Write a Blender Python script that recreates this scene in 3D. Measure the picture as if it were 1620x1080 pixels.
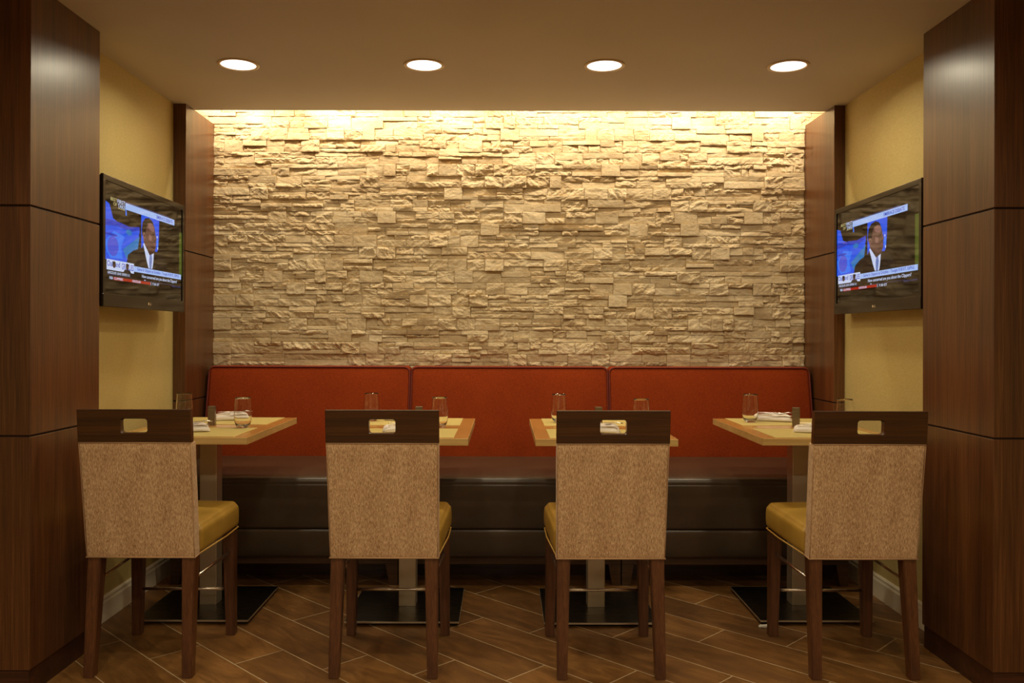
import bpy, bmesh, math, random
from mathutils import Vector, Matrix, noise
for o in list(bpy.data.objects):
    bpy.data.objects.remove(o)
PI = math.pi
sc = bpy.context.scene
col = sc.collection
# ------------------------------------------------------------------ camera
EYE = 1.16
H = 2.29                        # ceiling height
cam = bpy.data.cameras.new('camera')
cam.sensor_width = 36; cam.sensor_fit = 'HORIZONTAL'
cam.lens = 1340/1620*36
cam.shift_x = 13/1620; cam.shift_y = -10/1620
cam.clip_start = .02; cam.clip_end = 60
camo = bpy.data.objects.new('camera', cam); col.objects.link(camo)
camo.location = (0, 0, EYE)
camo.rotation_mode = 'QUATERNION'
camo.rotation_quaternion = (Matrix.Rotation(math.radians(90), 4, 'X') @ Matrix.Rotation(math.radians(0.15), 4, 'Z')).to_quaternion()
sc.camera = camo
# ------------------------------------------------------------------ view, world, lights
vs = sc.view_settings
sc.display_settings.display_device = 'sRGB'
vs.view_transform = 'Standard'; vs.look = 'None'; vs.gamma = 1; vs.use_curve_mapping = False
vs.exposure = 0.0
w = bpy.data.worlds.new('world'); sc.world = w; w.use_nodes = True
w.node_tree.nodes['Background'].inputs[0].default_value = (1, .72, .42, 1)
w.node_tree.nodes['Background'].inputs[1].default_value = .02
WARM = (1.0, .90, .64)

def disc_light(name, x, y, power, spread=161, r=.066, color=WARM, z=H-.006):
    l = bpy.data.lights.new(name, 'AREA'); l.shape = 'DISK'; l.size = 2*r
    l.energy = power; l.color = color; l.spread = math.radians(spread)
    o = bpy.data.objects.new(name, l); o.location = (x, y, z); col.objects.link(o)
    return o
LX = (-1.114, -.336, .418, 1.188)
LY = 3.546
for x in LX:
    disc_light('downlight_lamp', x, LY, 4.4)
for y, xs, p in ((1.9, (-1.1, -.36, .42, 1.18), 4.4), (.1, (-2.2, -.7, .7, 2.2), 12.5), (-2.0, (-2.2, -.7, .7, 2.2), 12)):
    for x in xs:
        disc_light('downlight_lamp', x, y, p)
# cove tubes above the stone wall
for i in range(6):
    x = -1.42 + i*.575
    l = bpy.data.lights.new('cove_lamp', 'AREA'); l.shape = 'RECTANGLE'; l.size = .42; l.size_y = .03
    l.energy = 4.2; l.color = (1, .87, .63)
    o = bpy.data.objects.new('cove_lamp', l); o.location = (x, 4.345, 2.46); col.objects.link(o)
    o.rotation_euler = (math.radians(40), 0, 0)
# ------------------------------------------------------------------ helpers
def lin(c):
    return tuple(((v/255)/12.92 if v/255 <= .04045 else ((v/255+.055)/1.055)**2.4) for v in c) + (1,)

class NT:
    def __init__(s, name):
        s.m = bpy.data.materials.new(name); s.m.use_nodes = True
        s.t = s.m.node_tree; s.b = s.t.nodes['Principled BSDF']
    def n(s, typ, ins=None, **kw):
        nd = s.t.nodes.new(typ)
        for k, v in kw.items(): setattr(nd, k, v)
        for k, v in (ins or {}).items():
            if isinstance(v, bpy.types.NodeSocket): s.t.links.new(v, nd.inputs[k])
            else: nd.inputs[k].default_value = v
        return nd
    def math(s, op, a, b=0.0, c=None):
        d = {0: a, 1: b}
        if c is not None: d[2] = c
        return s.n('ShaderNodeMath', d, operation=op).outputs[0]
    def ramp(s, fac, stops):
        r = s.n('ShaderNodeValToRGB', {0: fac})
        e = r.color_ramp.elements
        while len(e) > 1: e.remove(e[-1])
        e[0].position = stops[0][0]; e[0].color = lin(stops[0][1])
        for p, c in stops[1:]:
            q = e.new(p); q.color = lin(c)
        return r.outputs[0]
    def obj(s): return s.n('ShaderNodeTexCoord').outputs['Object']
    def mapped(s, v, scale, loc=(0, 0, 0), rot=(0, 0, 0)):
        return s.n('ShaderNodeMapping', {'Vector': v, 'Scale': scale, 'Location': loc, 'Rotation': rot}).outputs[0]
    def noise(s, v, scale=1, detail=4, rough=.55, dist=0):
        return s.n('ShaderNodeTexNoise', {'Vector': v, 'Scale': scale, 'Detail': detail, 'Roughness': rough, 'Distortion': dist}).outputs[0]
    def mix(s, f, a, b, blend='MIX'):
        m = s.n('ShaderNodeMix', data_type='RGBA', blend_type=blend)
        for k, v in ((0, f), (6, a), (7, b)):
            if isinstance(v, bpy.types.NodeSocket): s.t.links.new(v, m.inputs[k])
            else: m.inputs[k].default_value = v
        return m.outputs[2]
    def set(s, **kw):
        for k, v in kw.items():
            k = k.replace('_', ' ')
            if isinstance(v, bpy.types.NodeSocket): s.t.links.new(v, s.b.inputs[k])
            else: s.b.inputs[k].default_value = v
    def bump(s, h, strength=.3, dist=.002):
        b = s.n('ShaderNodeBump', {'Height': h, 'Strength': strength, 'Distance': dist})
        s.t.links.new(b.outputs[0], s.b.inputs['Normal'])

def wood(name, dark, mid, light, axis='Z', rough=.35, coat=.25, fine=1.0, coatr=.2):
    t = NT(name); v = t.obj()
    sc_ = {'Z': (70, 70, 1.6), 'X': (1.6, 70, 70), 'Y': (70, 1.6, 70)}[axis]
    sc2 = {'Z': (9, 9, .7), 'X': (.9, 12, 12), 'Y': (12, .9, 12)}[axis]
    sc3 = {'Z': (420, 420, 6), 'X': (6, 420, 420), 'Y': (420, 6, 420)}[axis]
    a = t.noise(t.mapped(v, tuple(q*fine for q in sc_)), 1, 3, .6, .2)
    b = t.noise(t.mapped(v, sc2), 1, 3, .5, .6)
    c = t.noise(t.mapped(v, sc3), 1, 1, .5)
    f = t.math('ADD', t.math('MULTIPLY', a, .34), t.math('ADD', t.math('MULTIPLY', b, .34), t.math('MULTIPLY', c, .32)))
    t.set(Base_Color=t.ramp(f, [(.36, dark), (.5, mid), (.62, light)]), Roughness=rough, Coat_Weight=coat, Coat_Roughness=coatr)
    if axis != 'Y': t.bump(c, .08, .001)
    return t.m

def plain(name, c, rough=.6, metal=0, **kw):
    t = NT(name); t.set(Base_Color=lin(c), Roughness=rough, Metallic=metal, **kw)
    n = t.noise(t.mapped(t.obj(), (60, 60, 60)), 1, 3)
    t.bump(n, .05, .0005)
    return t.m

def link(name, me, parent=None, mats=None):
    o = bpy.data.objects.new(name, me); col.objects.link(o)
    if parent: o.parent = parent
    if mats:
        for m in (mats if isinstance(mats, (list, tuple)) else [mats]): me.materials.append(m)
    return o

class MB:
    """collects geometry for ONE mesh"""
    def __init__(s): s.bm = bmesh.new()
    def add(s, verts, faces, smooth=False, mi=0):
        vs_ = [s.bm.verts.new(v) for v in verts]
        out = []
        for f in faces:
            try:
                q = s.bm.faces.new([vs_[i] for i in f]); q.smooth = smooth; q.material_index = mi; out.append(q)
            except ValueError: pass
        return out
    def box(s, x0, x1, y0, y1, z0, z1, bev=0, seg=2, mi=0, top=None):
        b = bmesh.new(); bmesh.ops.create_cube(b, size=1)
        for v in b.verts:
            tx = top if (top and v.co.z > 0) else (0, 0, 0, 0)
            xx = (x0+tx[0], x1+tx[1]); yy = (y0+tx[2], y1+tx[3])
            v.co = Vector((xx[0] if v.co.x < 0 else xx[1], yy[0] if v.co.y < 0 else yy[1], z0 if v.co.z < 0 else z1))
        if bev: bmesh.ops.bevel(b, geom=list(b.edges), offset=bev, segments=seg, affect='EDGES', profile=.5)
        s.merge(b, mi, False)
    def merge(s, b, mi=0, smooth=None):
        m = {}
        for v in b.verts: m[v] = s.bm.verts.new(v.co)
        for f in b.faces:
            q = s.bm.faces.new([m[v] for v in f.verts]); q.material_index = mi
            q.smooth = f.smooth if smooth is None else smooth
        b.free()
    def tube(s, pts, r, seg=10, mi=0, cap=True):
        pts = [Vector(p) for p in pts]; n = len(pts); rings = []
        rr = r if isinstance(r, (list, tuple)) else [r]*n
        up = Vector((0, 0, 1)); t0 = (pts[1]-pts[0]).normalized()
        if abs(t0.dot(up)) > .95: up = Vector((1, 0, 0))
        nrm = t0.cross(up).normalized()
        for i, p in enumerate(pts):
            t = ((pts[min(i+1, n-1)]-p).normalized() + (p-pts[max(i-1, 0)]).normalized()).normalized()
            nrm = (nrm - t*nrm.dot(t)).normalized(); bn = t.cross(nrm)
            rings.append([s.bm.verts.new(p + (nrm*math.cos(a)+bn*math.sin(a))*rr[i]) for a in [2*PI*k/seg for k in range(seg)]])
        for i in range(n-1):
            for k in range(seg):
                f = s.bm.faces.new((rings[i][k], rings[i][(k+1) % seg], rings[i+1][(k+1) % seg], rings[i+1][k])); f.smooth = True; f.material_index = mi
        if cap:
            for r_ in (rings[0][::-1], rings[-1]):
                f = s.bm.faces.new(r_); f.material_index = mi
    def lathe(s, prof, c=(0, 0, 0), seg=40, mi=0, closed=False):
        rings = []
        for (r, z) in prof:
            if r < 1e-6: rings.append([s.bm.verts.new((c[0], c[1], c[2]+z))])
            else: rings.append([s.bm.verts.new((c[0]+r*math.cos(2*PI*k/seg), c[1]+r*math.sin(2*PI*k/seg), c[2]+z)) for k in range(seg)])
        for i in range(len(rings)-1):
            a, b = rings[i], rings[i+1]
            for k in range(seg):
                k2 = (k+1) % seg
                q = [a[k % len(a)], a[k2 % len(a)], b[k2 % len(b)], b[k % len(b)]]
                q = list(dict.fromkeys(q))
                if len(q) > 2:
                    f = s.bm.faces.new(q); f.smooth = True; f.material_index = mi
    def build(s, name, mats, parent=None, recalc=True):
        if recalc: bmesh.ops.recalc_face_normals(s.bm, faces=list(s.bm.faces))
        me = bpy.data.meshes.new(name); s.bm.to_mesh(me); s.bm.free()
        return link(name, me, parent, mats)

def cushion(size, r, n=10, fn=None):
    """rounded block centred on 0; fn(u,v,w,co) may displace. returns bmesh"""
    b = bmesh.new(); bmesh.ops.create_cube(b, size=2)
    bmesh.ops.subdivide_edges(b, edges=list(b.edges), cuts=n, use_grid_fill=True)
    hx, hy, hz = size[0]/2, size[1]/2, size[2]/2
    def remap(u, h):      # spend vertices near the rounded rim
        a = abs(u); g = 1-r/h
        q = a/.6*g if a < .6 else g + (a-.6)/.4*(1-g)
        return math.copysign(q, u)
    for v in b.verts:
        u, q, w_ = v.co
        c = Vector((remap(u, hx)*hx, remap(q, hy)*hy, remap(w_, hz)*hz))
        i = Vector((max(-hx+r, min(hx-r, c.x)), max(-hy+r, min(hy-r, c.y)), max(-hz+r, min(hz-r, c.z))))
        d = c-i
        if d.length > 1e-9:
            # cube-to-sphere of the rim
            dd = d/r
            m = max(abs(dd.x), abs(dd.y), abs(dd.z))
            d = d.normalized()*r*m
        co = i+d
        if fn: co = fn(u, q, w_, co)
        v.co = co
    for f in b.faces: f.smooth = True
    return b

def tag(o, label, cat, group=None):
    o['label'] = label; o['category'] = cat
    if group: o['group'] = group
    return o
def thing(name, label, cat, loc=(0, 0, 0), group=None, rz=0):
    o = bpy.data.objects.new(name, None); col.objects.link(o); o.location = loc; o.rotation_euler = (0, 0, rz)
    o.empty_display_size = .05
    return tag(o, label, cat, group)
def dup(root, loc, label, rz=0):
    r = root.copy(); col.objects.link(r); r.location = loc; r.rotation_euler = (0, 0, rz); r['label'] = label
    for ch in list(root.children):
        c = ch.copy(); col.objects.link(c); c.parent = r
        for g in list(ch.children):
            d = g.copy(); col.objects.link(d); d.parent = c
    return r
def struct(o): o['kind'] = 'structure'; return o

# ------------------------------------------------------------------ materials
M = {}
M['panel'] = wood('walnut_panel', (62, 33, 13), (88, 50, 22), (112, 68, 32), 'Z', .40, .32, 1.6, .27)
M['panel_dark'] = wood('walnut_kick', (40, 18, 9), (62, 30, 14), (84, 44, 22), 'X', .45, .2)
M['chairwood'] = wood('chair_leg_wood', (60, 30, 13), (86, 47, 22), (108, 64, 33), 'Z', .4, .25)
M['railwood'] = wood('chair_rail_wood', (40, 20, 8), (62, 34, 14), (84, 50, 22), 'X', .33, .35)
M['table_wood'] = wood('table_maple', (200, 142, 72), (206, 148, 77), (213, 155, 83), 'Y', .22, .45, .6, .12)
M['table_edge'] = wood('table_edge_maple', (186, 146, 84), (204, 166, 100), (220, 186, 120), 'X', .35, .3, 1.3)
M['rail_base'] = wood('bench_rail_wood', (52, 32, 16), (74, 48, 26), (98, 66, 38), 'X', .5, .1)

t = NT('mat_weave'); v = t.obj()
n1 = t.n('ShaderNodeTexWave', {'Vector': v, 'Scale': 130., 'Distortion': .3, 'Detail': 1.}, wave_type='BANDS', bands_direction='Y').outputs[1]
n2 = t.n('ShaderNodeTexWave', {'Vector': v, 'Scale': 90., 'Distortion': .3, 'Detail': 1.}, wave_type='BANDS', bands_direction='X').outputs[1]
f = t.math('MULTIPLY', n1, n2)
t.set(Base_Color=t.ramp(f, [(0, (196, 172, 100)), (1, (220, 198, 124))]), Roughness=.55); t.bump(f, .2, .0005); M['placemat'] = t.m

t = NT('wallpaper'); v = t.obj()
n1 = t.noise(t.mapped(v, (90, 60, 160)), 1, 3, .6, .3); n2 = t.noise(t.mapped(v, (1.5, 1.5, 1.5)), 1, 3)
t.set(Base_Color=t.ramp(t.math('ADD', t.math('MULTIPLY', n1, .6), t.math('MULTIPLY', n2, .4)), [(.35, (186, 163, 100)), (.65, (200, 179, 116))]), Roughness=.6)
t.bump(n1, .25, .002); M['wallpaper'] = t.m

t = NT('ceiling_paint'); v = t.obj()
n2 = t.noise(t.mapped(v, (1.3, 1.3, 1.3)), 1, 2); n1 = t.noise(t.mapped(v, (150, 150, 150)), 1, 2)
t.set(Base_Color=t.ramp(n2, [(.3, (203, 194, 182)), (.7, (211, 202, 190))]), Roughness=.7); t.bump(n1, .06, .001); M['ceiling'] = t.m
M['base_white'] = plain('baseboard_paint', (226, 212, 186), .4)
M['black_gap'] = plain('shadow_gap', (44, 24, 12), .7)

# floor: wood-look porcelain planks laid at 45 degrees
t = NT('floor_tile'); v = t.obj()
sp = t.n('ShaderNodeSeparateXYZ', {0: v}); X, Y = sp.outputs[0], sp.outputs[1]
u = t.math('DIVIDE', t.math('SUBTRACT', t.math('ADD', X, Y), 4.22), .273)
row = t.math('CEIL', u)
fu = t.math('FRACT', u)
vv = t.math('DIVIDE', t.math('SUBTRACT', t.math('ADD', t.math('SUBTRACT', X, Y), 2.47), t.math('MULTIPLY', row, .3640)), 1.092)
fv = t.math('FRACT', vv); cell = t.math('FLOOR', vv)
gu = t.math('MINIMUM', fu, t.math('SUBTRACT', 1., fu)); gv = t.math('MINIMUM', fv, t.math('SUBTRACT', 1., fv))
gu = t.math('MULTIPLY', gu, .273); gv = t.math('MULTIPLY', gv, 1.092)
g = t.math('MINIMUM', gu, gv)
grout = t.math('LESS_THAN', g, .0030)
cid = t.n('ShaderNodeCombineXYZ', {0: row, 1: cell}).outputs[0]
rnd = t.n('ShaderNodeTexWhiteNoise', {'Vector': cid}, noise_dimensions='3D').outputs[0]
loc = t.n('ShaderNodeCombineXYZ', {0: t.math('ADD', t.math('MULTIPLY', fv, 1.6), t.math('MULTIPLY', rnd, 40.)), 1: t.math('ADD', t.math('MULTIPLY', fu, 1.3), t.math('MULTIPLY', rnd, 17.)), 2: rnd}).outputs[0]
na = t.noise(loc, 1.6, 4, .6, 1.6)
nb = t.noise(t.mapped(loc, (4, 14, 1)), 1, 4, .6, 1.2)
f = t.math('ADD', t.math('MULTIPLY', na, .6), t.math('ADD', t.math('MULTIPLY', nb, .25), t.math('MULTIPLY', rnd, .15)))
c1 = t.ramp(f, [(.33, (92, 60, 28)), (.5, (120, 80, 38)), (.66, (148, 102, 52))])
t.set(Base_Color=t.mix(grout, c1, lin((188, 162, 124))), Roughness=t.math('ADD', .34, t.math('MULTIPLY', nb, .2)))
t.bump(t.math('ADD', t.math('MULTIPLY', t.math('SUBTRACT', 1., grout), 1.), t.math('MULTIPLY', nb, .25)), .35, .0015); M['floor'] = t.m

# ledger stone
t = NT('split_stone'); v = t.obj()
n1 = t.noise(t.mapped(v, (60, 60, 90)), 1, 6, .65, .4); n2 = t.noise(t.mapped(v, (4, 4, 9)), 1, 3); n3 = t.noise(t.mapped(v, (260, 260, 300)), 1, 3)
f = t.math('ADD', t.math('MULTIPLY', n1, .4), t.math('MULTIPLY', n2, .6))
t.set(Base_Color=t.ramp(f, [(.34, (188, 161, 122)), (.5, (210, 187, 148)), (.66, (226, 207, 172))]), Roughness=.85)
t.bump(t.math('ADD', n1, t.math('MULTIPLY', n3, .35)), .7, .005); M['stone'] = t.m

# upholstery
t = NT('tan_chenille'); v = t.obj()
n1 = t.noise(t.mapped(v, (380, 380, 75)), 1, 2, .6, .4); n2 = t.noise(t.mapped(v, (14, 14, 5)), 1, 2); n3 = t.noise(t.mapped(v, (700, 700, 260)), 1, 1)
f = t.math('ADD', t.math('MULTIPLY', n1, .62), t.math('ADD', t.math('MULTIPLY', n2, .14), t.math('MULTIPLY', n3, .24)))
t.set(Base_Color=t.ramp(f, [(.36, (150, 108, 70)), (.49, (196, 155, 112)), (.62, (230, 194, 150))]), Roughness=.9, Sheen_Weight=.15)
t.bump(f, .35, .0015); M['fabric'] = t.m
t = NT('tan_welt'); t.set(Base_Color=lin((186, 146, 106)), Roughness=.9); t.bump(t.noise(t.mapped(t.obj(), (500, 500, 500)), 1, 2), .4, .001); M['welt'] = t.m

def leather(name, c0, c1, rough, bs=.15):
    t = NT(name); v = t.obj()
    n1 = t.noise(t.mapped(v, (6, 6, 6)), 1, 4); n2 = t.n('ShaderNodeTexVoronoi', {'Vector': v, 'Scale': 420.}).outputs[0]
    t.set(Base_Color=t.ramp(n1, [(.35, c0), (.65, c1)]), Roughness=rough); t.bump(n2, bs, .0008); return t.m
M['mustard'] = leather('mustard_vinyl', (162, 124, 46), (178, 138, 56), .42, .06)
M['mustard_welt'] = leather('mustard_welt', (190, 146, 62), (200, 156, 70), .5)
M['brown'] = leather('brown_vinyl', (60, 44, 28), (72, 53, 35), .40, .05)
M['brown'].node_tree.nodes['Principled BSDF'].inputs['Coat Weight'].default_value = .6
M['brown'].node_tree.nodes['Principled BSDF'].inputs['Coat Roughness'].default_value = .28
t = NT('red_weave'); v = t.obj()
n1 = t.noise(t.mapped(v, (220, 220, 420)), 1, 2, .6); n2 = t.noise(t.mapped(v, (3, 3, 3)), 1, 2)
f = t.math('ADD', t.math('MULTIPLY', n1, .75), t.math('MULTIPLY', n2, .25))
t.set(Base_Color=t.ramp(f, [(.38, (122, 42, 11)), (.6, (154, 60, 17))]), Roughness=.9, Specular_IOR_Level=.15); t.bump(n1, .4, .0015); M['red'] = t.m
t = NT('red_welt'); t.set(Base_Color=lin((112, 30, 12)), Roughness=.7); M['red_welt'] = t.m

def steel(name, c, rough, axis):
    t = NT(name); v = t.obj()
    s_ = {'Z': (700, 700, 8), 'X': (8, 700, 700), 'Y': (700, 8, 700)}[axis]
    n = t.noise(t.mapped(v, s_), 1, 2)
    t.set(Base_Color=lin(c), Metallic=1., Roughness=t.math('ADD', rough, t.math('MULTIPLY', n, .12))); t.bump(n, .1, .0003); return t.m
M['steel'] = steel('brushed_steel', (214, 198, 172), .42, 'Z')
M['shaker_steel'] = steel('shaker_steel', (138, 122, 98), .3, 'Z')
M['steel_plate'] = steel('dark_base_steel', (104, 98, 88), .22, 'X')
M['chrome'] = steel('chrome', (222, 212, 196), .2, 'X')
t = NT('clear_glass'); t.set(Base_Color=(1, 1, 1, 1), Roughness=0., IOR=1.47, Transmission_Weight=1.); M['glass'] = t.m
t = NT('napkin_cotton'); n = t.noise(t.mapped(t.obj(), (500, 500, 500)), 1, 2)
t.set(Base_Color=lin((236, 224, 214)), Roughness=.85); t.bump(n, .3, .0008); M['napkin'] = t.m
M['rubber'] = plain('black_rubber', (20, 18, 16), .6)
M['white_trim'] = plain('downlight_trim_enamel', (222, 196, 158), .35)
t = NT('lamp_lens'); t.set(Base_Color=(1, 1, 1, 1), Emission_Color=(1, .93, .80, 1), Emission_Strength=2.2); M['lens'] = t.m
M['tv_shell'] = plain('tv_gloss_bezel', (38, 30, 22), .14)
M['paper'] = plain('paper_scrap', (226, 220, 204), .8)

# ------------------------------------------------------------------ setting
XL, XR = -1.622, 1.671           # alcove side walls
b = MB(); b.box(-3.6, 3.6, -4, 4.75, -.05, 0); struct(b.build('floor', M['floor']))
b = MB(); b.box(-3.6, 3.6, -4, 4.268, H, H+.28)
struct(b.build('ceiling', M['ceiling']))
b = MB(); b.box(-3.6, 3.6, 4.268, 4.9, 2.57, 2.62)
struct(b.build('ceiling', M['ceiling']))
b = MB(); b.box(XL-.12, XL, 3.17, 4.62, 0, H); struct(b.build('wall_left', M['wallpaper']))
b = MB(); b.box(XR, XR+.12, 3.17, 4.62, 0, H); struct(b.build('wall_right', M['wallpaper']))
b = MB(); b.box(-3.6, 3.6, -4.1, -4.0, 0, H); struct(b.build('wall_front', M['wallpaper']))
b = MB(); b.box(-3.7, -3.6, -4, 3.3, 0, H); struct(b.build('wall_west', M['wallpaper']))
b = MB(); b.box(3.6, 3.7, -4, 3.3, 0, H); struct(b.build('wall_east', M['wallpaper']))
b = MB(); b.box(-3.6, -2.3, 2.9, 3.0, 0, H); struct(b.build('wall_side', M['wallpaper']))
b = MB(); b.box(2.3, 3.6, 2.9, 3.0, 0, H); struct(b.build('wall_side', M['wallpaper']))

# stacked ledger stone wall
def stone_wall():
    rnd = random.Random(11)
    verts, faces = [], []
    YB = 4.565
    CH = .0638
    z = .93; seed = 0
    def block(x0, x1, z0, z1, d):
        nonlocal seed
        seed += 1
        cs = .0062
        nx = max(2, round((x1-x0)/cs)); nz = max(2, round((z1-z0)/cs))
        g = .0007
        x0 += g; x1 -= g; z0 += g; z1 -= g
        base = len(verts)
        tx = rnd.uniform(-.004, .004); tz = rnd.uniform(-.003, .003)
        amp = rnd.choice((.002, .003, .005, .007, .010, .013))
        so = Vector((seed*3.17, seed*1.93, seed*.71))
        ang = rnd.uniform(-.9, .9); ca, sa = math.cos(ang), math.sin(ang)
        for j in range(nz+1):
            for i in range(nx+1):
                x = x0+(x1-x0)*i/nx; zz = z0+(z1-z0)*j/nz
                a, b_ = x*ca+zz*sa, -x*sa+zz*ca
                p = Vector((a*16, b_*34, 0))+so
                n = noise.noise(p) + .6*noise.noise(p*2.1) + .42*noise.noise(p*4.6)
                rg = 1-abs(noise.noise(Vector((x*11, zz*26, 5))+so))*2
                q = d + tx*(2*i/nx-1) + tz*(2*j/nz-1) + amp*(n*.75 + rg*.4 - .2)
                # a chipped rim
                e = min(i, nx-i, j*1.0, nz-j)
                if e == 0: q -= amp*.28
                verts.append((x, YB-max(.001, min(.042, q)), zz))
        W = nx+1
        for j in range(nz):
            for i in range(nx):
                k = base+j*W+i
                if (i+j) % 2: faces.append((k, k+1, k+1+W)); faces.append((k, k+1+W, k+W))
                else: faces.append((k, k+1, k+W)); faces.append((k+1, k+1+W, k+W))
        # sides back to the wall
        ring = [base+i for i in range(nx)] + [base+nx+j*W for j in range(nz)] + [base+nz*W+nx-i for i in range(nx)] + [base+(nz-j)*W for j in range(nz)]
        bk = len(verts)
        for r in ring:
            v_ = verts[r]; verts.append((v_[0], YB+.004, v_[2]))
        L = len(ring)
        for k in range(L):
            k2 = (k+1) % L
            faces.append((ring[k2], ring[k], bk+k, bk+k2))
    while z < 2.57:
        x, xe = (XL+.055, XR-.055) if z < H-.07 else (XL-.12, XR+.12)
        x += rnd.uniform(-.02, 0) if z >= H-.07 else 0
        while x < xe-.001:
            if rnd.random() < .34:
                wd = rnd.choice((.062, .098, .1, .1, .125)); wd = min(wd, xe-x)
                if xe-x-wd < .04: wd = xe-x
                block(x, x+wd, z, z+CH, rnd.uniform(.010, .022)); x += wd; continue
            wd = min(rnd.uniform(.12, .36), xe-x)
            if xe-x-wd < .05: wd = xe-x
            hs = rnd.choice(((.36, .64), (.62, .38), (.5, .5), (.34, .33, .33), (.36, .64), (.64, .36), (.4, .24, .36)))
            zz = z
            for h_ in hs:
                h2 = h_*CH
                xx = x; parts = 1 if wd < .16 else rnd.choice((1, 2, 2, 3))
                cuts = sorted([x] + [x+wd*(k+rnd.uniform(-.25, .25))/parts for k in range(1, parts)] + [x+wd])
                for k in range(len(cuts)-1):
                    if cuts[k+1]-cuts[k] > .004: block(cuts[k], cuts[k+1], zz, zz+h2, rnd.choice((.004, .006, .008, .009, .010, .011, .013, .017))+rnd.uniform(-.002, .002))
                zz += h2
            x += wd
        z += CH
    return verts, faces, YB
sv, sf, YB = stone_wall()
me = bpy.data.meshes.new('wall_back'); me.from_pydata(sv, [], sf); me.update()
struct(link('wall_back', me, None, M['stone']))
b = MB(); b.box(-3.6, 3.6, YB+.002, YB+.12, 0, 2.6); struct(b.build('wall_back', M['wallpaper']))

# wood-clad columns (trim_1, trim_2) and the inner wall panels (trim_3, trim_4)
TIERS = ((.085, .830), (.836, 1.567), (1.573, H))
def clad(name, x0, x1, y0, y1, face_in, kick=True):
    """core with a dark reveal, three stacked veneer tiers, a kick board"""
    g = .007
    c = MB(); c.box(x0+g, x1-g, y0+g, y1-g if kick else y1, 0, H)
    root = struct(c.build(name, M['black_gap']))
    for i, (a, z_) in enumerate(TIERS):
        if not kick and i == 0: a = 0
        p = MB(); p.box(x0, x1, y0, y1, a, z_, .0015, 1); p.build('veneer_panel', M['panel'], root)
    if kick:
        k = MB(); k.box(x0+.006, x1-.006, y0+.006, y1-.004, 0, .083, .001, 1); k.build('kick_board', M['panel_dark'], root)
    return root
clad('trim_1', -2.3, -1.513, 2.705, 3.168, 1)
clad('trim_2', 1.567, 2.35, 2.708, 3.168, -1)
clad('trim_3', XL+.0005, -1.56, 4.15, YB, 1, False)
clad('trim_4', 1.617, XR-.0005, 4.15, YB, -1, False)

for nm, x, s in (('baseboard_left', XL, 1), ('baseboard_right', XR, -1)):
    b = MB()
    prof = [(0, 0), (.014, 0), (.014, .075), (.010, .083), (.010, .093), (.004, .1), (0, .1)]
    vs_ = [(x+s*p[0], yy, p[1]) for yy in (3.17, 4.148) for p in prof]
    n = len(prof)
    b.add(vs_, [(k, (k+1) % n, n+(k+1) % n, n+k) for k in range(n)] + [tuple(range(n)), tuple(range(2*n-1, n-1, -1))])
    struct(b.build(nm, M['base_white']))

# ------------------------------------------------------------------ downlights
def make_downlight():
    root = thing('recessed_downlight', 'round recessed ceiling downlight, leftmost of the row of four', 'ceiling light', (LX[0], LY, H), 'row of recessed downlights')
    b = MB(); b.lathe([(.072, .0), (.072, -.004), (.078, -.0055), (.0845, -.004), (.086, .0), (.072, .0)], seg=48); b.build('trim_ring', M['white_trim'], root)
    b = MB(); b.lathe([(0, -.0022), (.04, -.0020), (.0725, -.001)], seg=48); b.build('lens', M['lens'], root)
    return root
d0 = make_downlight()
for x, lb in zip(LX[1:], ('round recessed ceiling downlight, second of the row from the left', 'round recessed ceiling downlight, second of the row from the right', 'round recessed ceiling downlight, rightmost of the row of four')):
    dup(d0, (x, LY, H), lb)

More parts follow.
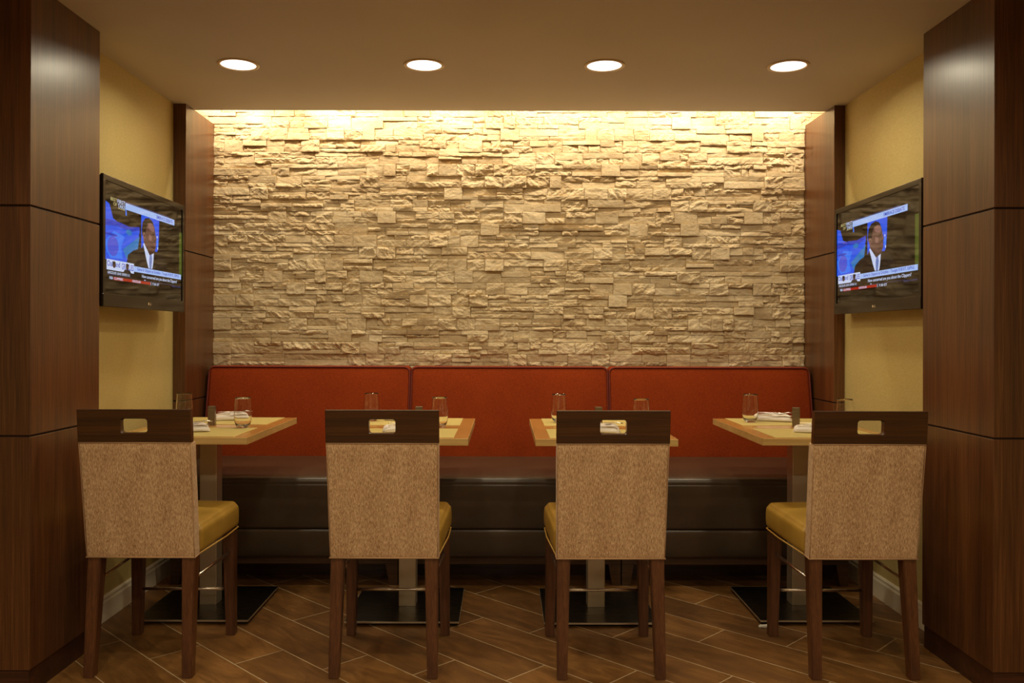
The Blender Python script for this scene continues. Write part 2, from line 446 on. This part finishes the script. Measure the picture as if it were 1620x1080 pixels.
# ------------------------------------------------------------------ banquettes
def make_banquette(x0, x1, label, legs):
    cx = (x0+x1)/2; wd = x1-x0; hw = wd/2-.0015
    root = thing('banquette', label, 'banquette', (cx, 4.2, 0), 'banquette sections along the stone wall')
    lo = lambda y: y-4.2
    # backrest
    ZB, ZT = .47, .996
    def fb(u, v_, w_, co):
        h = max(0.0, min(1.0, (co.z+.263)/.526))
        y = co.y + .10*max(0.0, h)**1.15 - .006*(1-(2*h-1)**2)*(1-u**4)*(1 if v_ < 0 else 0)
        hwz = 1 + .008*(1-h)
        return Vector((co.x*hwz if False else co.x, y, co.z))
    bk = cushion((2*hw, .10, ZT-ZB), .022, 14, fb)
    for v_ in bk.verts: v_.co += Vector((0, lo(4.335+.05), (ZT+ZB)/2))
    b = MB(); b.merge(bk); br = b.build('backrest', M['red'], root)
    # piping
    b = MB(); pts = []
    yf = lambda z: lo(4.335) + .10*((z-ZB)/(ZT-ZB))**1.15 + .004
    for k in range(9): z = .50+(ZT-.035-.50)*k/8; pts.append((-hw+.003, yf(z), z))
    for k in range(1, 5): a = k/4*PI/2; pts.append((-hw+.003+.03*(1-math.cos(a)), yf(ZT-.03)+.001, ZT-.035+.030*math.sin(a)))
    p2 = [(-p[0], p[1], p[2]) for p in pts[::-1]]
    b.tube(pts+p2, .0042, 8); b.build('piping', M['red_welt'], br)
    # seat cushion: thin top, sloping up towards the back
    def fs(u, v_, w_, co):
        if w_ > 0: co = co + Vector((0, 0, .006*(1-u**6)*(1-v_**2)))
        return co + Vector((0, 0, .024*(co.y+.23)/.46 - (.020*(max(0, -co.y-.03)/.20)**2 if w_ > -.5 else 0)))
    s_ = cushion((2*hw, .46, .060), .012, 20, fs)
    for v_ in s_.verts: v_.co += Vector((0, lo(3.905+.23), .482))
    b = MB(); b.merge(s_); b.build('seat', M['brown'], root)
    # upholstered apron in two bands
    b = MB()
    for (a, z_, y0, rr) in ((.2665, .474, 3.9065, .003), (.134, .2655, 3.905, .010)):
        q = cushion((2*hw, .42, z_-a), rr, 8, lambda u, v_, w_, co: co+Vector((0, -.004*(1-w_**2) if v_ < 0 else 0, 0)))
        for v_ in q.verts: v_.co += Vector((0, lo(y0+.21), (a+z_)/2))
        b.merge(q)
    b.build('apron', M['brown'], root)
    b = MB(); b.box(-hw, hw, lo(3.925), lo(3.95), .098, .137, .002, 1); b.build('base_rail', M['rail_base'], root)
    b = MB(); b.box(-hw, hw, lo(4.10), lo(4.12), .0, .14); b.build('toe_board', M['railwood'], root)
    for sx in (-1, 1):
        for (yy) in (3.925, 4.42):
            b = MB()
            # straight on the joint side, slanted on the other
            w0, w1 = .062, .038
            xo = sx*(hw-.001)
            zt = .135
            A = [(xo, 0), (xo-sx*w1, 0), (xo-sx*w0, zt), (xo, zt)]
            y0, y1 = lo(yy)+.002, lo(yy)+.05
            vs_ = [(p[0], y0, p[1]) for p in A] + [(p[0], y1, p[1]) for p in A]
            b.add(vs_, [(0, 1, 2, 3), (7, 6, 5, 4)] + [(k, k+4, (k+1) % 4+4, (k+1) % 4) for k in range(4)])
            b.build('leg', M['rail_base'], root)
    return root
make_banquette(-1.545, -.487, 'red-backed banquette section at the left end of the stone wall', 1)
make_banquette(-.486, .547, 'red-backed banquette section in the middle of the stone wall', 1)
make_banquette(.548, 1.603, 'red-backed banquette section at the right end of the stone wall', 1)

# ------------------------------------------------------------------ chairs
def taper_leg(top, bot, wt, wb, zt, dt=None, db=None):
    b = bmesh.new(); bmesh.ops.create_cube(b, size=1)
    dt = dt or wt; db = db or wb
    for v_ in b.verts:
        c, ww, dd, z = (top, wt, dt, zt) if v_.co.z > 0 else (bot, wb, db, 0)
        v_.co = Vector((c[0]+v_.co.x*ww, c[1]+v_.co.y*dd, z))
    bmesh.ops.bevel(b, geom=list(b.edges), offset=.0025, segments=2, affect='EDGES')
    return b
def make_chair(label, loc):
    root = thing('dining_chair', label, 'chair', loc, 'row of dining chairs facing the banquette')
    # ---- upholstered back
    hw0, hw1 = .184, .188
    ZB, ZT = .400, .800
    ylean = lambda z: -.18 - .05*max(0., (z-.40)/.40)**1.1
    def fb(u, v_, w_, co):
        h = (co.z+.2)/.4
        hw = hw0+(hw1-hw0)*h
        z = ZB+(ZT-ZB)*h
        bow = .004*(1-u*u)*(1-(2*h-1)**2)
        y = co.y+.026
        y = ylean(z)+y - (bow if v_ < 0 else -bow)
        return Vector((co.x/hw0*hw + .0018*noise.noise(Vector((u*2, z*9, 1))), y, z + (.0016*noise.noise(Vector((co.x*16, 2, 7))) if w_ < -.99 else 0)))
    bm_ = cushion((2*hw0, .052, .4), .008, 16, fb)
    b = MB(); b.merge(bm_); back = b.build('backrest', M['fabric'], root)
    # welt seams of the back panel
    b = MB()
    ring = []
    e = .0035
    for (sx, z) in ((-1, ZT-.003), (1, ZT-.003), (1, ZB+.002), (-1, ZB+.002), (-1, ZT-.003)):
        hw = hw0+(hw1-hw0)*(z-ZB)/(ZT-ZB); ring.append(Vector((sx*(hw-.0008), ylean(z)+.001, z)))
    b.tube([ring[0], ring[1]], .0026, 8); b.tube([ring[3], ring[2]], .0030, 8)
    for i, k in ((1, 2), (3, 4)):
        b.tube([ring[i].lerp(ring[k], q/6) if True else 0 for q in range(7)], .0011, 6)
    for sx in (-1, 1):   # along the bottom of the sides
        b.tube([(sx*hw0, ylean(ZB)+.001, ZB+.002), (sx*hw0, ylean(ZB)+.05, ZB+.004)], .0030, 8)
    b.build('welt', M['welt'], back)
    # ---- handle rail with its slot
    Z0, Z1 = .799, .909; hwr = .1895; th = .027
    sw, sh, sr = .0445, .0235, .010; zc = .855
    N = 64; inn = []; out = []
    pts = []
    for (cxx, czz, a0) in ((sw-sr, sh-sr, 0), (-sw+sr, sh-sr, 90), (-sw+sr, -sh+sr, 180), (sw-sr, -sh+sr, 270)):
        for k in range(9):
            a = math.radians(a0+k*90/8); pts.append((cxx+sr*math.cos(a), czz+sr*math.sin(a)))
    outer = []
    for (px_, pz_) in pts:
        a = max(abs(px_)/hwr, abs(pz_)/(Z1-zc if pz_ > 0 else zc-Z0)); outer.append((px_/a, pz_/a))
    for tgt in ((hwr, Z1-zc), (-hwr, Z1-zc), (-hwr, Z0-zc), (hwr, Z0-zc)):
        i = min(range(len(outer)), key=lambda k: (outer[k][0]-tgt[0])**2+(outer[k][1]-tgt[1])**2)
        outer[i] = tgt
    n = len(pts); ch = .0022
    rings = []
    yb = lambda z: -.232 - .010*(z-Z0)/(Z1-Z0)
    def ring_(pp, y, sc_in=0.0, ins=0.0):
        r = []
        for (a, c) in pp: r.append((a, yb(zc+c)+y, zc+c))
        return r
    inset = lambda pp, d: [(a-math.copysign(d, a) if abs(abs(a)-hwr) < 1e-6 else a, c-math.copysign(d, c) if (abs(c-(Z1-zc)) < 1e-6 or abs(c-(Z0-zc)) < 1e-6) else c) for a, c in pp]
    grow = lambda pp, d: [(a+d*(a/sw), c+d*(c/sh)) for a, c in pp]
    seq = [ring_(pts, ch), ring_(grow(pts, ch), 0), ring_(inset(outer, ch), 0), ring_(outer, ch), ring_(outer, th-ch), ring_(inset(outer, ch), th), ring_(grow(pts, ch), th), ring_(pts, th-ch)]
    vs_ = [v_ for r in seq for v_ in r]; fs_ = []
    for i in range(8):
        j = (i+1) % 8
        for k in range(n):
            fs_.append((i*n+k, i*n+(k+1) % n, j*n+(k+1) % n, j*n+k))
    b = MB(); b.add(vs_, fs_); b.build('top_rail', M['railwood'], root)
    # ---- seat
    def fs(u, v_, w_, co):
        fr = (co.y+.19)/.38
        hw = .187+.014*fr
        z = co.z
        if w_ > 0: z += .014*(1-u*u)*(1-v_*v_*.7)*max(0, w_)
        z += .010*(fr)
        puff = .004*(1-w_*w_)
        x = co.x/.19*hw
        return Vector((x+math.copysign(puff, u)*(abs(u) > .9), co.y+puff*(v_ > .9), z))
    sb = cushion((.38, .38, .094), .018, 14, fs)
    for v_ in sb.verts: v_.co += Vector((0, .06, .449))
    b = MB(); b.merge(sb); seat = b.build('seat', M['mustard'], root)
    b = MB()
    b.tube([(-.185, -.13, .405), (-.2005, .10, .4085), (-.2015, .235, .412), (-.190, .2475, .4125), (.190, .2475, .4125), (.2015, .235, .412), (.2005, .10, .4085), (.185, -.13, .405)], .0028, 8)
    b.build('welt', M['mustard_welt'], seat)
    # ---- legs
    for sx in (-1, 1):
        b = MB(); b.merge(taper_leg((sx*.160, -.150), (sx*.1665, -.188), .045, .034, .406, .048, .036), smooth=False); b.build('leg', M['chairwood'], root)
        b = MB(); b.merge(taper_leg((sx*.1755, .216), (sx*.1815, .222), .045, .034, .410), smooth=False); b.build('leg', M['chairwood'], root)
    for sx in (-1, 1):
        b = MB(); b.tube([(sx*.161, -.160, .316), (sx*.1765, .217, .320)], .0058, 12); b.build('stretcher', M['chrome'], root)
    b = MB(); b.tube([(-.179, .219, .176), (.179, .219, .176)], .0058, 12); b.build('stretcher', M['chrome'], root)
    return root
CX = (-1.233, -.405, .364, 1.2255)
ch0 = make_chair('tan upholstered dining chair with slotted dark wood top rail, beside the left wood column', (CX[0], 3.06, 0))
dup(ch0, (CX[1], 3.058, 0), 'tan upholstered dining chair with slotted dark wood rail, second chair from the left column')
dup(ch0, (CX[2], 3.055, 0), 'tan upholstered dining chair with slotted dark wood rail, second chair from the right column', math.radians(.6))
dup(ch0, (CX[3], 3.06, 0), 'tan upholstered dining chair with slotted dark wood rail, beside the right wood column')

# ------------------------------------------------------------------ tables
TH = .768
def make_table(label, loc):
    root = thing('dining_table', label, 'table', loc, 'small square-edged dining tables')
    hw, hd = .2685, .388
    b = MB(); b.box(-hw, hw, -hd, hd, TH-.027, TH, .0012, 1)
    tp = b.build('tabletop', M['table_wood'], root)
    b = MB()
    e = .004
    b.box(-hw-.0012, hw+.0012, -hd-.0012, -hd+e, TH-.027, TH-.0006, .001, 1); b.box(-hw-.0012, hw+.0012, hd-e, hd+.0012, TH-.027, TH-.0006, .001, 1)
    b.box(-hw-.0012, -hw+e, -hd, hd, TH-.027, TH-.0006); b.box(hw-e, hw+.0012, -hd, hd, TH-.027, TH-.0006)
    b.build('edge_band', M['table_edge'], tp)
    b = MB(); b.box(-.16, .16, -.19, .19, TH-.033, TH-.027, .001, 1); b.build('mounting_plate', M['rubber'], root)
    b = MB(); b.box(-.036, .036, -.036, .036, .018, TH-.033, .003, 2); b.build('pedestal', M['steel'], root)
    b = MB(); b.box(-.227, .227, -.228, .228, .013, .020, .0015, 2); pl = b.build('base_plate', M['steel_plate'], root)
    b = MB(); b.box(-.2275, .2275, -.2295, -.2283, .0132, .0198); b.box(-.2275, .2275, .2283, .2295, .0132, .0198); b.box(-.2285, -.2273, -.2283, .2283, .0132, .0198); b.box(.2273, .2285, -.2283, .2283, .0132, .0198); b.build('plate_edge', M['steel'], pl)
    for sx in (-1, 1):
        for sy in (-1, 1):
            b = MB(); b.lathe([(0, 0), (.011, 0), (.012, .003), (.012, .007), (.005, .008), (.005, .0135), (0, .0135)], (sx*.205, sy*.205, 0), 16); b.build('leveling_foot', M['rubber'], pl)
    return root
TC = [(-1.2465, 3.612), (-.4035, 3.598), (.391, 3.590), (1.261, 3.625)]
t0 = make_table('maple-edged pedestal table at the far left, in front of the left banquette end', (*TC[0], 0))
dup(t0, (*TC[1], 0), 'maple-edged pedestal table, second from the left, facing the seam of the banquette')
dup(t0, (*TC[2], 0), 'maple-edged pedestal table, third from the left, facing the middle banquette')
dup(t0, (*TC[3], 0), 'maple-edged pedestal table at the far right, in front of the right banquette end')

# placemats
b = MB(); b.box(-.214, .214, -.155, .155, 0, .0016, .0006, 1)
pm0 = b.build('placemat', M['placemat']); POS = ('far left', 'second from left', 'third from left', 'far right')
first = True
for i, (x, y) in enumerate(TC):
    for k, dy in enumerate((-.215, .228)):
        o = pm0 if first else pm0.copy()
        if not first: col.objects.link(o)
        first = False
        o.location = (x-.0, y+dy, TH)
        tag(o, 'pale woven placemat at the %s setting of the %s table' % (('chair-side', 'banquette-side')[k], POS[i]), 'placemat', 'woven placemats on the tables')

# water glasses
def make_glass():
    b = MB()
    out_ = [(0, 0), (.0195, 0), (.0235, .002), (.0275, .008), (.0325, .022), (.0355, .038), (.0363, .052), (.0355, .072), (.0335, .098), (.0318, .122), (.0312, .1265)]
    inn = [(.0306, .1265), (.0312, .122), (.0328, .098), (.0348, .072), (.0356, .052), (.0347, .038), (.0314, .024), (.0262, .0135), (.016, .0095), (0, .0090)]
    b.lathe(out_+inn, seg=56)
    return b.build('water_glass', M['glass'])
g0 = make_glass()
GP = [[(-1.091, 3.545), (-1.432, 3.80)], [(-.271, 3.59), (-.599, 3.84)], [(.574, 3.53), (.248, 3.80)], [(1.4306, 3.55), (1.115, 3.83)]]
first = True
for i in range(4):
    for k in range(2):
        o = g0 if first else g0.copy()
        if not first: col.objects.link(o)
        first = False
        x, y = GP[i][k]
        onmat = abs(y-(TC[i][1]+(-.215, .228)[k])) < .155
        o.location = (x, y, TH+(.0017 if onmat or k else .0017))
        tag(o, 'clear stemless water glass at the %s place of the %s table' % (('chair-side', 'banquette-side')[k], POS[i]), 'glass', 'clear water glasses on the tables')
# shakers
def make_shaker():
    root = thing('salt_shaker', 'square brushed steel shaker standing between the placemats of the far left table', 'shaker', (0, 0, TH), 'square steel shakers on the tables')
    b = MB(); b.box(-.015, .015, -.015, .015, 0, .068, .001, 2); b.build('body', M['shaker_steel'], root)
    b = MB(); b.box(-.0148, .0148, -.0148, .0148, .0685, .083, .001, 2)
    b.build('cap', M['shaker_steel'], root)
    return root
SP = [(-1.2585, 3.655), (-.365, 3.66), (.41, 3.66), (1.264, 3.66)]
s0 = make_shaker(); s0.location = (*SP[0], TH); s0.rotation_euler.z = math.radians(8)
for i in (1, 2, 3):
    dup(s0, (*SP[i], TH), 'square brushed steel shaker standing between the placemats of the %s table' % POS[i], math.radians((0, 0, 4, -24)[i]))
# napkins with cutlery
def make_napkin():
    b = MB()
    def roll(p0, p1, w0, w1, h0, h1, seed, zb=0, nl=26, ns=22):
        p0 = Vector(p0); p1 = Vector(p1); d = (p1-p0); L = d.length; d.normalize(); s_ = Vector((-d.y, d.x, 0))
        rings = []
        for i in range(nl+1):
            tt = i/nl; e = math.sqrt(max(0, 1-(2*tt-1)**8)); e = max(e, .02)
            ww = (w0+(w1-w0)*tt)*e/2; hh = (h0+(h1-h0)*tt)*e/2
            bend = .006*math.sin(tt*PI)
            ring = []
            for k in range(ns):
                a = 2*PI*k/ns
                cx_, cz_ = math.cos(a), math.sin(a)
                r = 1+.10*math.sin(3*a+seed+tt*2.2)+.10*noise.noise(Vector((a*1.2, tt*5, seed)))
                xx = ww*math.copysign(abs(cx_)**.8, cx_)*r; zz = hh*math.copysign(abs(cz_)**.8, cz_)*(r if cz_ > 0 else 1)
                p = p0+d*(L*tt)+s_*(xx+bend)+Vector((0, 0, zb+hh+zz))
                ring.append(tuple(p))
            rings.append(ring)
        vs_ = [p for r in rings for p in r]
        fs_ = [(i*ns+k, i*ns+(k+1) % ns, (i+1)*ns+(k+1) % ns, (i+1)*ns+k) for i in range(nl) for k in range(ns)]
        fs_ += [tuple(range(ns-1, -1, -1)), tuple(nl*ns+k for k in range(ns))]
        b.add(vs_, fs_, True)
    roll((-.088, -.012, 0), (.080, -.026, 0), .036, .044, .020, .026, 1.3)
    roll((-.092, .014, 0), (.074, .022, 0), .044, .046, .028, .036, 4.1)
    roll((-.080, -.004, 0), (-.010, .004, 0), .030, .030, .010, .008, 2.2, .014)
    return b.build('napkin', M['napkin'])
def fork_mesh():
    b = MB()
    b.box(-.062, .02, -.0035, .0035, .0, .0022, .0008, 1)
    b.box(.02, .045, -.0105, .0105, .0, .0022, .0008, 1)
    for k in range(4):
        y = -.0086+k*.00573; b.tube([(.044, y, .0012), (.070, y, .0045), (.092, y, .0016)], .0013, 6)
    return b.build('fork', M['chrome'])
def knife_mesh():
    b = MB(); b.box(-.072, -.01, -.0045, .0045, 0, .005, .0018, 2); b.box(-.012, .076, -.008, .006, .001, .0026, .0006, 1)
    return b.build('knife', M['chrome'])
n0 = make_napkin(); f0 = fork_mesh(); k0 = knife_mesh()
# x, y, rotation (deg)
NP = [[(-1.262, 3.405, 17), (-1.236, 3.865, 15)],
      [(-.395, 3.415, 14), (-.455, 3.865, -12)],
      [(.392, 3.41, -15), (.335, 3.86, -14)],
      [(1.262, 3.415, -24), (1.240, 3.880, -17)]]
first = True
for i in range(4):
    for k in range(2):
        x, y, a = NP[i][k]; z = TH+.0018
        n_, f_, q_ = (n0, f0, k0) if first else (n0.copy(), f0.copy(), k0.copy())
        if not first:
            for o in (n_, f_, q_): col.objects.link(o)
        first = False
        ar = math.radians(a); R = Matrix.Rotation(ar, 3, 'Z')
        where = ('chair-side', 'banquette-side')[k], POS[i]
        n_.location = (x, y, z); n_.rotation_euler = (0, 0, ar)
        p = R @ Vector((-.006, .016, 0)); f_.location = (x+p.x, y+p.y, z+.0355); f_.rotation_euler = (0, 0, ar)
        p = R @ Vector((.0, -.0230, 0)); q_.location = (x+p.x, y+p.y, z+.0262); q_.rotation_euler = (0, 0, ar+math.radians(-6))
        tag(n_, 'folded white cloth napkin on the %s placemat of the %s table' % where, 'napkin', 'white napkins on the placemats')
        tag(f_, 'steel fork tucked in the napkin at the %s place of the %s table' % where, 'fork', 'forks in the napkins')
        tag(q_, 'steel knife tucked in the napkin at the %s place of the %s table' % where, 'knife', 'knives in the napkins')

# crumpled paper by the right-hand table base
b = MB(); q = cushion((.034, .018, .010), .004, 4, lambda u, v_, w_, co: co+Vector((0, 0, .003*noise.noise(Vector((u*3, v_*3, w_))))) + Vector((.003*w_, 0, 0)))
for v_ in q.verts: v_.co += Vector((0, 0, .006))
b.merge(q, 0, False); o = b.build('paper_scrap', M['paper']); o.location = (1.037, 3.372, -.0008)
tag(o, 'small folded scrap of white paper on the floor beside the far right table base', 'paper')

# ------------------------------------------------------------------ televisions
PAL = {'glass': ((6, 5, 5), 0), 'blue': ((16, 86, 236), 1), 'blue2': ((44, 122, 250), 1), 'blue3': ((24, 58, 190), 1), 'cyan': ((30, 120, 190), 1), 'violet': ((70, 84, 214), 1),
       'banner': ((168, 196, 250), 1), 'text_blue': ((28, 62, 190), 1), 'white': ((206, 218, 250), 1), 'skin': ((98, 66, 58), 1), 'skin_light': ((142, 102, 92), 1), 'skin_dark': ((66, 42, 38), 1), 'hair': ((22, 14, 14), 1),
       'suit': ((14, 10, 14), 1), 'tie': ((110, 130, 190), 1), 'red': ((168, 34, 22), 1), 'green': ((70, 84, 24), 1), 'dim': ((70, 70, 110), 1), 'gold': ((196, 180, 120), 1), 'desk': ((20, 18, 34), 1), 'lip': ((130, 80, 84), 1)}
PM = []; PI_ = {}
for nm, (c, em) in PAL.items():
    t = NT('screen_'+nm); PI_[nm] = len(PM)
    t.set(Base_Color=lin((6, 5, 5)), Roughness=.06, IOR=1.62, Emission_Color=lin(c), Emission_Strength=(.85 if em else .0))
    PM.append(t.m)
def text_mesh(s, h):
    cu = bpy.data.curves.new('t', 'FONT'); cu.body = s; cu.size = h; cu.align_x = 'LEFT'; cu.resolution_u = 3; cu.offset = .012
    o = bpy.data.objects.new('t', cu); col.objects.link(o)
    me = bpy.data.meshes.new_from_object(o.evaluated_get(bpy.context.evaluated_depsgraph_get()))
    bpy.data.objects.remove(o); bpy.data.curves.remove(cu)
    vs_ = [tuple(v_.co) for v_ in me.vertices]; fs_ = [tuple(p.vertices) for p in me.polygons]; bpy.data.meshes.remove(me)
    return vs_, fs_
def picture(W, Hh):
    """screen image as flat coloured shapes in the screen's own plane: list of (material, z-layer, verts2d, faces); u right, v up"""
    L = []
    def poly(m, pts, lay): L.append((m, lay, [(u*W, v_*Hh) for u, v_ in pts], [tuple(range(len(pts)))]))
    def ell(m, cu, cv, ru, rv, lay, a0=0, a1=360, n=28):
        pts = [(cu+ru*math.cos(math.radians(a0+(a1-a0)*k/n)), cv+rv*math.sin(math.radians(a0+(a1-a0)*k/n))) for k in range(n)]
        poly(m, pts, lay)
    def rect(m, u0, u1, v0, v1, lay): poly(m, [(u0, v0), (u1, v0), (u1, v1), (u0, v1)], lay)
    def text(m, s, u0, u1, v0, v1, lay):
        vs_, fs_ = text_mesh(s, 1)
        xs = [p[0] for p in vs_]; x0, x1 = min(xs), max(xs); ys = [p[1] for p in vs_]; y0, y1 = min(ys), max(ys)
        L.append((m, lay, [((u0+(p[0]-x0)/(x1-x0)*(u1-u0))*W, (v0+(p[1]-y0)/(y1-y0)*(v1-v0))*Hh) for p in vs_], fs_))
    # studio background
    poly('blue', [(.0, .30), (.34, .30), (.36, .45), (.40, .62), (.40, .66), (.30, .63), (.18, .64), (.09, .68), (.05, .80), (0, .82)], 1)
    poly('blue3', [(.0, .60), (.14, .62), (.30, .60), (.40, .64), (.40, .67), (.28, .645), (.16, .66), (.0, .66)], 2)
    poly('blue2', [(.0, .46), (.10, .57), (.22, .54), (.18, .44), (.20, .33), (.06, .32), (.02, .38)], 2)
    poly('cyan', [(.20, .42), (.30, .50), (.40, .58), (.38, .46), (.34, .36), (.24, .34)], 2)
    ell('violet', .09, .43, .06, .09, 3); ell('cyan', .27, .59, .035, .028, 3); ell('blue3', .07, .53, .07, .012, 3)
    poly('blue2', [(.23, .74), (.245, .74), (.24, .80), (.228, .80)], 2)
    poly('blue', [(.42, .80), (.66, .80), (.655, .62), (.645, .50), (.62, .45), (.42, .45)], 1)
    ell('blue2', .635, .56, .012, .05, 2); ell('white', .632, .62, .006, .012, 3); ell('white', .64, .51, .006, .014, 3)
    rect('green', .955, 1., .27, .74, 1)
    # presenter in profile
    poly('suit', [(.24, .29), (.26, .38), (.32, .43), (.43, .475), (.62, .47), (.70, .43), (.74, .36), (.75, .29)], 4)
    poly('skin_dark', [(.47, .42), (.60, .42), (.60, .56), (.45, .56)], 5)
    poly('white', [(.445, .515), (.455, .53), (.53, .42), (.585, .45), (.578, .34), (.565, .29), (.515, .29), (.49, .36)], 6)
    poly('tie', [(.53, .42), (.555, .435), (.562, .38), (.552, .29), (.528, .29), (.524, .37)], 7)
    poly('suit', [(.43, .475), (.445, .51), (.475, .40), (.515, .29), (.40, .29)], 7); poly('suit', [(.62, .47), (.588, .45), (.578, .36), (.568, .29), (.68, .29)], 7)
    head = [(.455, .54), (.44, .60), (.432, .66), (.44, .72), (.47, .765), (.52, .778), (.565, .755), (.592, .71), (.602, .665), (.607, .64), (.622, .59), (.612, .575), (.617, .555), (.612, .535), (.615, .515), (.60, .48), (.565, .465), (.52, .48), (.48, .505)]
    poly('skin', head, 8)
    poly('hair', [(.432, .60), (.426, .66), (.436, .725), (.47, .772), (.52, .787), (.56, .768), (.585, .735), (.54, .745), (.50, .73), (.488, .69), (.478, .64), (.462, .60)], 9)
    poly('skin_light', [(.51, .73), (.55, .742), (.585, .715), (.592, .68), (.575, .66), (.535, .67), (.51, .69)], 9)
    ell('skin_light', .455, .60, .016, .032, 10); ell('skin_dark', .457, .60, .007, .016, 11)
    poly('skin_light', [(.52, .63), (.56, .61), (.55, .56), (.515, .58)], 9)
    ell('hair', .588, .652, .012, .004, 10); ell('skin_dark', .575, .635, .020, .010, 9); ell('hair', .585, .634, .007, .005, 10)
    ell('skin_dark', .600, .577, .012, .008, 9); ell('lip', .600, .542, .014, .010, 10); ell('hair', .603, .541, .010, .0025, 11); ell('skin_dark', .575, .505, .03, .012, 9)
    # top banner
    rect('dim', .20, .80, .856, .868, 5)
    rect('banner', .225, .88, .795, .856, 12); text('text_blue', 'EMBRACE DEBATE', .62, .85, .808, .843, 13)
    text('gold', 'BEST', .06, .13, .835, .865, 13); text('gold', 'OF', .09, .13, .797, .827, 13)
    text('white', 'FIRST', .135, .222, .830, .865, 13); text('white', 'TAKE', .14, .222, .790, .825, 13)
    rect('gold', .14, .222, .780, .786, 13)
    # lower captions
    rect('banner', .33, .985, .232, .285, 12); text('text_blue', 'Game 6: Clippers at Grizzlies - Tonight 9:30 ET, ESPN2', .37, .95, .240, .277, 13)
    text('white', 'How concerned are you about the Clippers?', .43, .92, .176, .218, 13)
    rect('white', .02, .33, .212, .306, 11)
    text('text_blue', 'Oakland', .025, .165, .245, .295, 12); text('text_blue', 'GRIZZLIES', .185, .325, .235, .290, 12)
    for cu in (.10, .25):
        poly('suit' if cu > .2 else 'white', [(cu-.045, .212), (cu-.03, .235), (cu+.03, .235), (cu+.045, .212)], 13)
        ell('skin_dark', cu, .262, .017, .028, 14); ell('hair', cu, .281, .017, .014, 15)
    text('white', 'GRIZZLIES LEAD SERIES 3-2', .03, .28, .178, .200, 13)
    rect('dim', .02, .30, .170, .173, 12)
    rect('red', .20, .54, .128, .154, 12)
    text('white', 'NBA', .05, .09, .130, .156, 13); text('white', 'CLIPPERS', .10, .20, .130, .152, 13); rect('red', .095, .205, .126, .155, 12)
    text('white', 'GRIZZLIES', .31, .415, .131, .152, 13)
    rect('white', .545, .549, .124, .158, 13); text('white', '7:30 ET', .565, .66, .128, .152, 13)
    rect('white', .46, .475, .162, .170, 13); rect('dim', .44, .86, .158, .161, 12); text('dim', 'espn.com', .84, .98, .134, .156, 13)
    return L
def make_tv(label, x, y_near, Wt, side):
    """side=+1: hangs on the left wall, screen facing +X; built in a local frame: a = picture right, z up, n = out of the screen"""
    Z0, Z1 = 1.264, 1.768; Ht = Z1-Z0
    root = thing('wall_television', label, 'television', (x, y_near+Wt/2, (Z0+Z1)/2), 'pair of televisions on the side walls')
    def P(a, z, n):      # a in 0..Wt picture-right, z in 0..Ht, n outwards
        return (side*n, (a-Wt/2)*side, z-Ht/2)
    def pbox(b, a0, a1, z0, z1, n0, n1, bev=0, mi=0):
        p, q = P(a0, z0, n0), P(a1, z1, n1)
        b.box(min(p[0], q[0]), max(p[0], q[0]), min(p[1], q[1]), max(p[1], q[1]), p[2], q[2], bev, 2, mi)
    b = MB(); pbox(b, .004, Wt-.004, .006, Ht-.004, -.045, -.006, .006); pbox(b, .12, Wt-.12, .09, Ht-.09, -.072, -.045, .008)
    b.build('housing', M['rubber'], root)
    e, eb = .021, .052
    b = MB()
    pbox(b, 0, Wt, Ht-e-.003, Ht, -.012, .0, .003); pbox(b, 0, Wt, 0, eb, -.014, .001, .003)
    pbox(b, 0, e, eb-.004, Ht-e, -.012, .0, .002); pbox(b, Wt-e, Wt, eb-.004, Ht-e, -.012, .0, .002)
    bz = b.build('bezel', M['tv_shell'], root)
    # maker's mark on the lower bezel
    vs_, fs_ = text_mesh('LG', 1)
    b = MB(); b.add([P(Wt*.515+p[0]*.013, .020+p[1]*.014, .0016) for p in vs_], fs_)
    c = [P(Wt*.515-.010+.0055*math.cos(a), .025+.0055*math.sin(a), .0016) for a in [2*PI*k/20 for k in range(20)]]
    b.add(c, [tuple(range(20))]); lg = b.build('maker_mark', M['white_trim'], bz, False)
    # screen: the panel and, in the same mesh, the lit picture
    sw, sh = Wt-2*e, Ht-e-eb
    b = MB(); b.add([P(e, eb, -.004), P(Wt-e, eb, -.004), P(Wt-e, Ht-e, -.004), P(e, Ht-e, -.004)], [(0, 1, 2, 3)], False, 0)
    for (m, lay, v2, fs_) in picture(sw, sh):
        b.add([P(e+u, eb+v_, -.004+.00006*lay) for u, v_ in v2], fs_, False, PI_[m])
    o = b.build('screen', PM, root, False)
    b = MB(); pbox(b, Wt/2-.10, Wt/2+.10, Ht/2-.09, Ht/2+.09, -.108 if side > 0 else -.0715, -.071, .002); b.build('wall_bracket', M['rubber'], root)
    return root
make_tv('flat wall television on the left wall, showing a talk programme', -1.511, 3.192, .812, 1)
make_tv('flat wall television on the right wall, showing a talk programme', 1.596, 3.240, .850, -1)
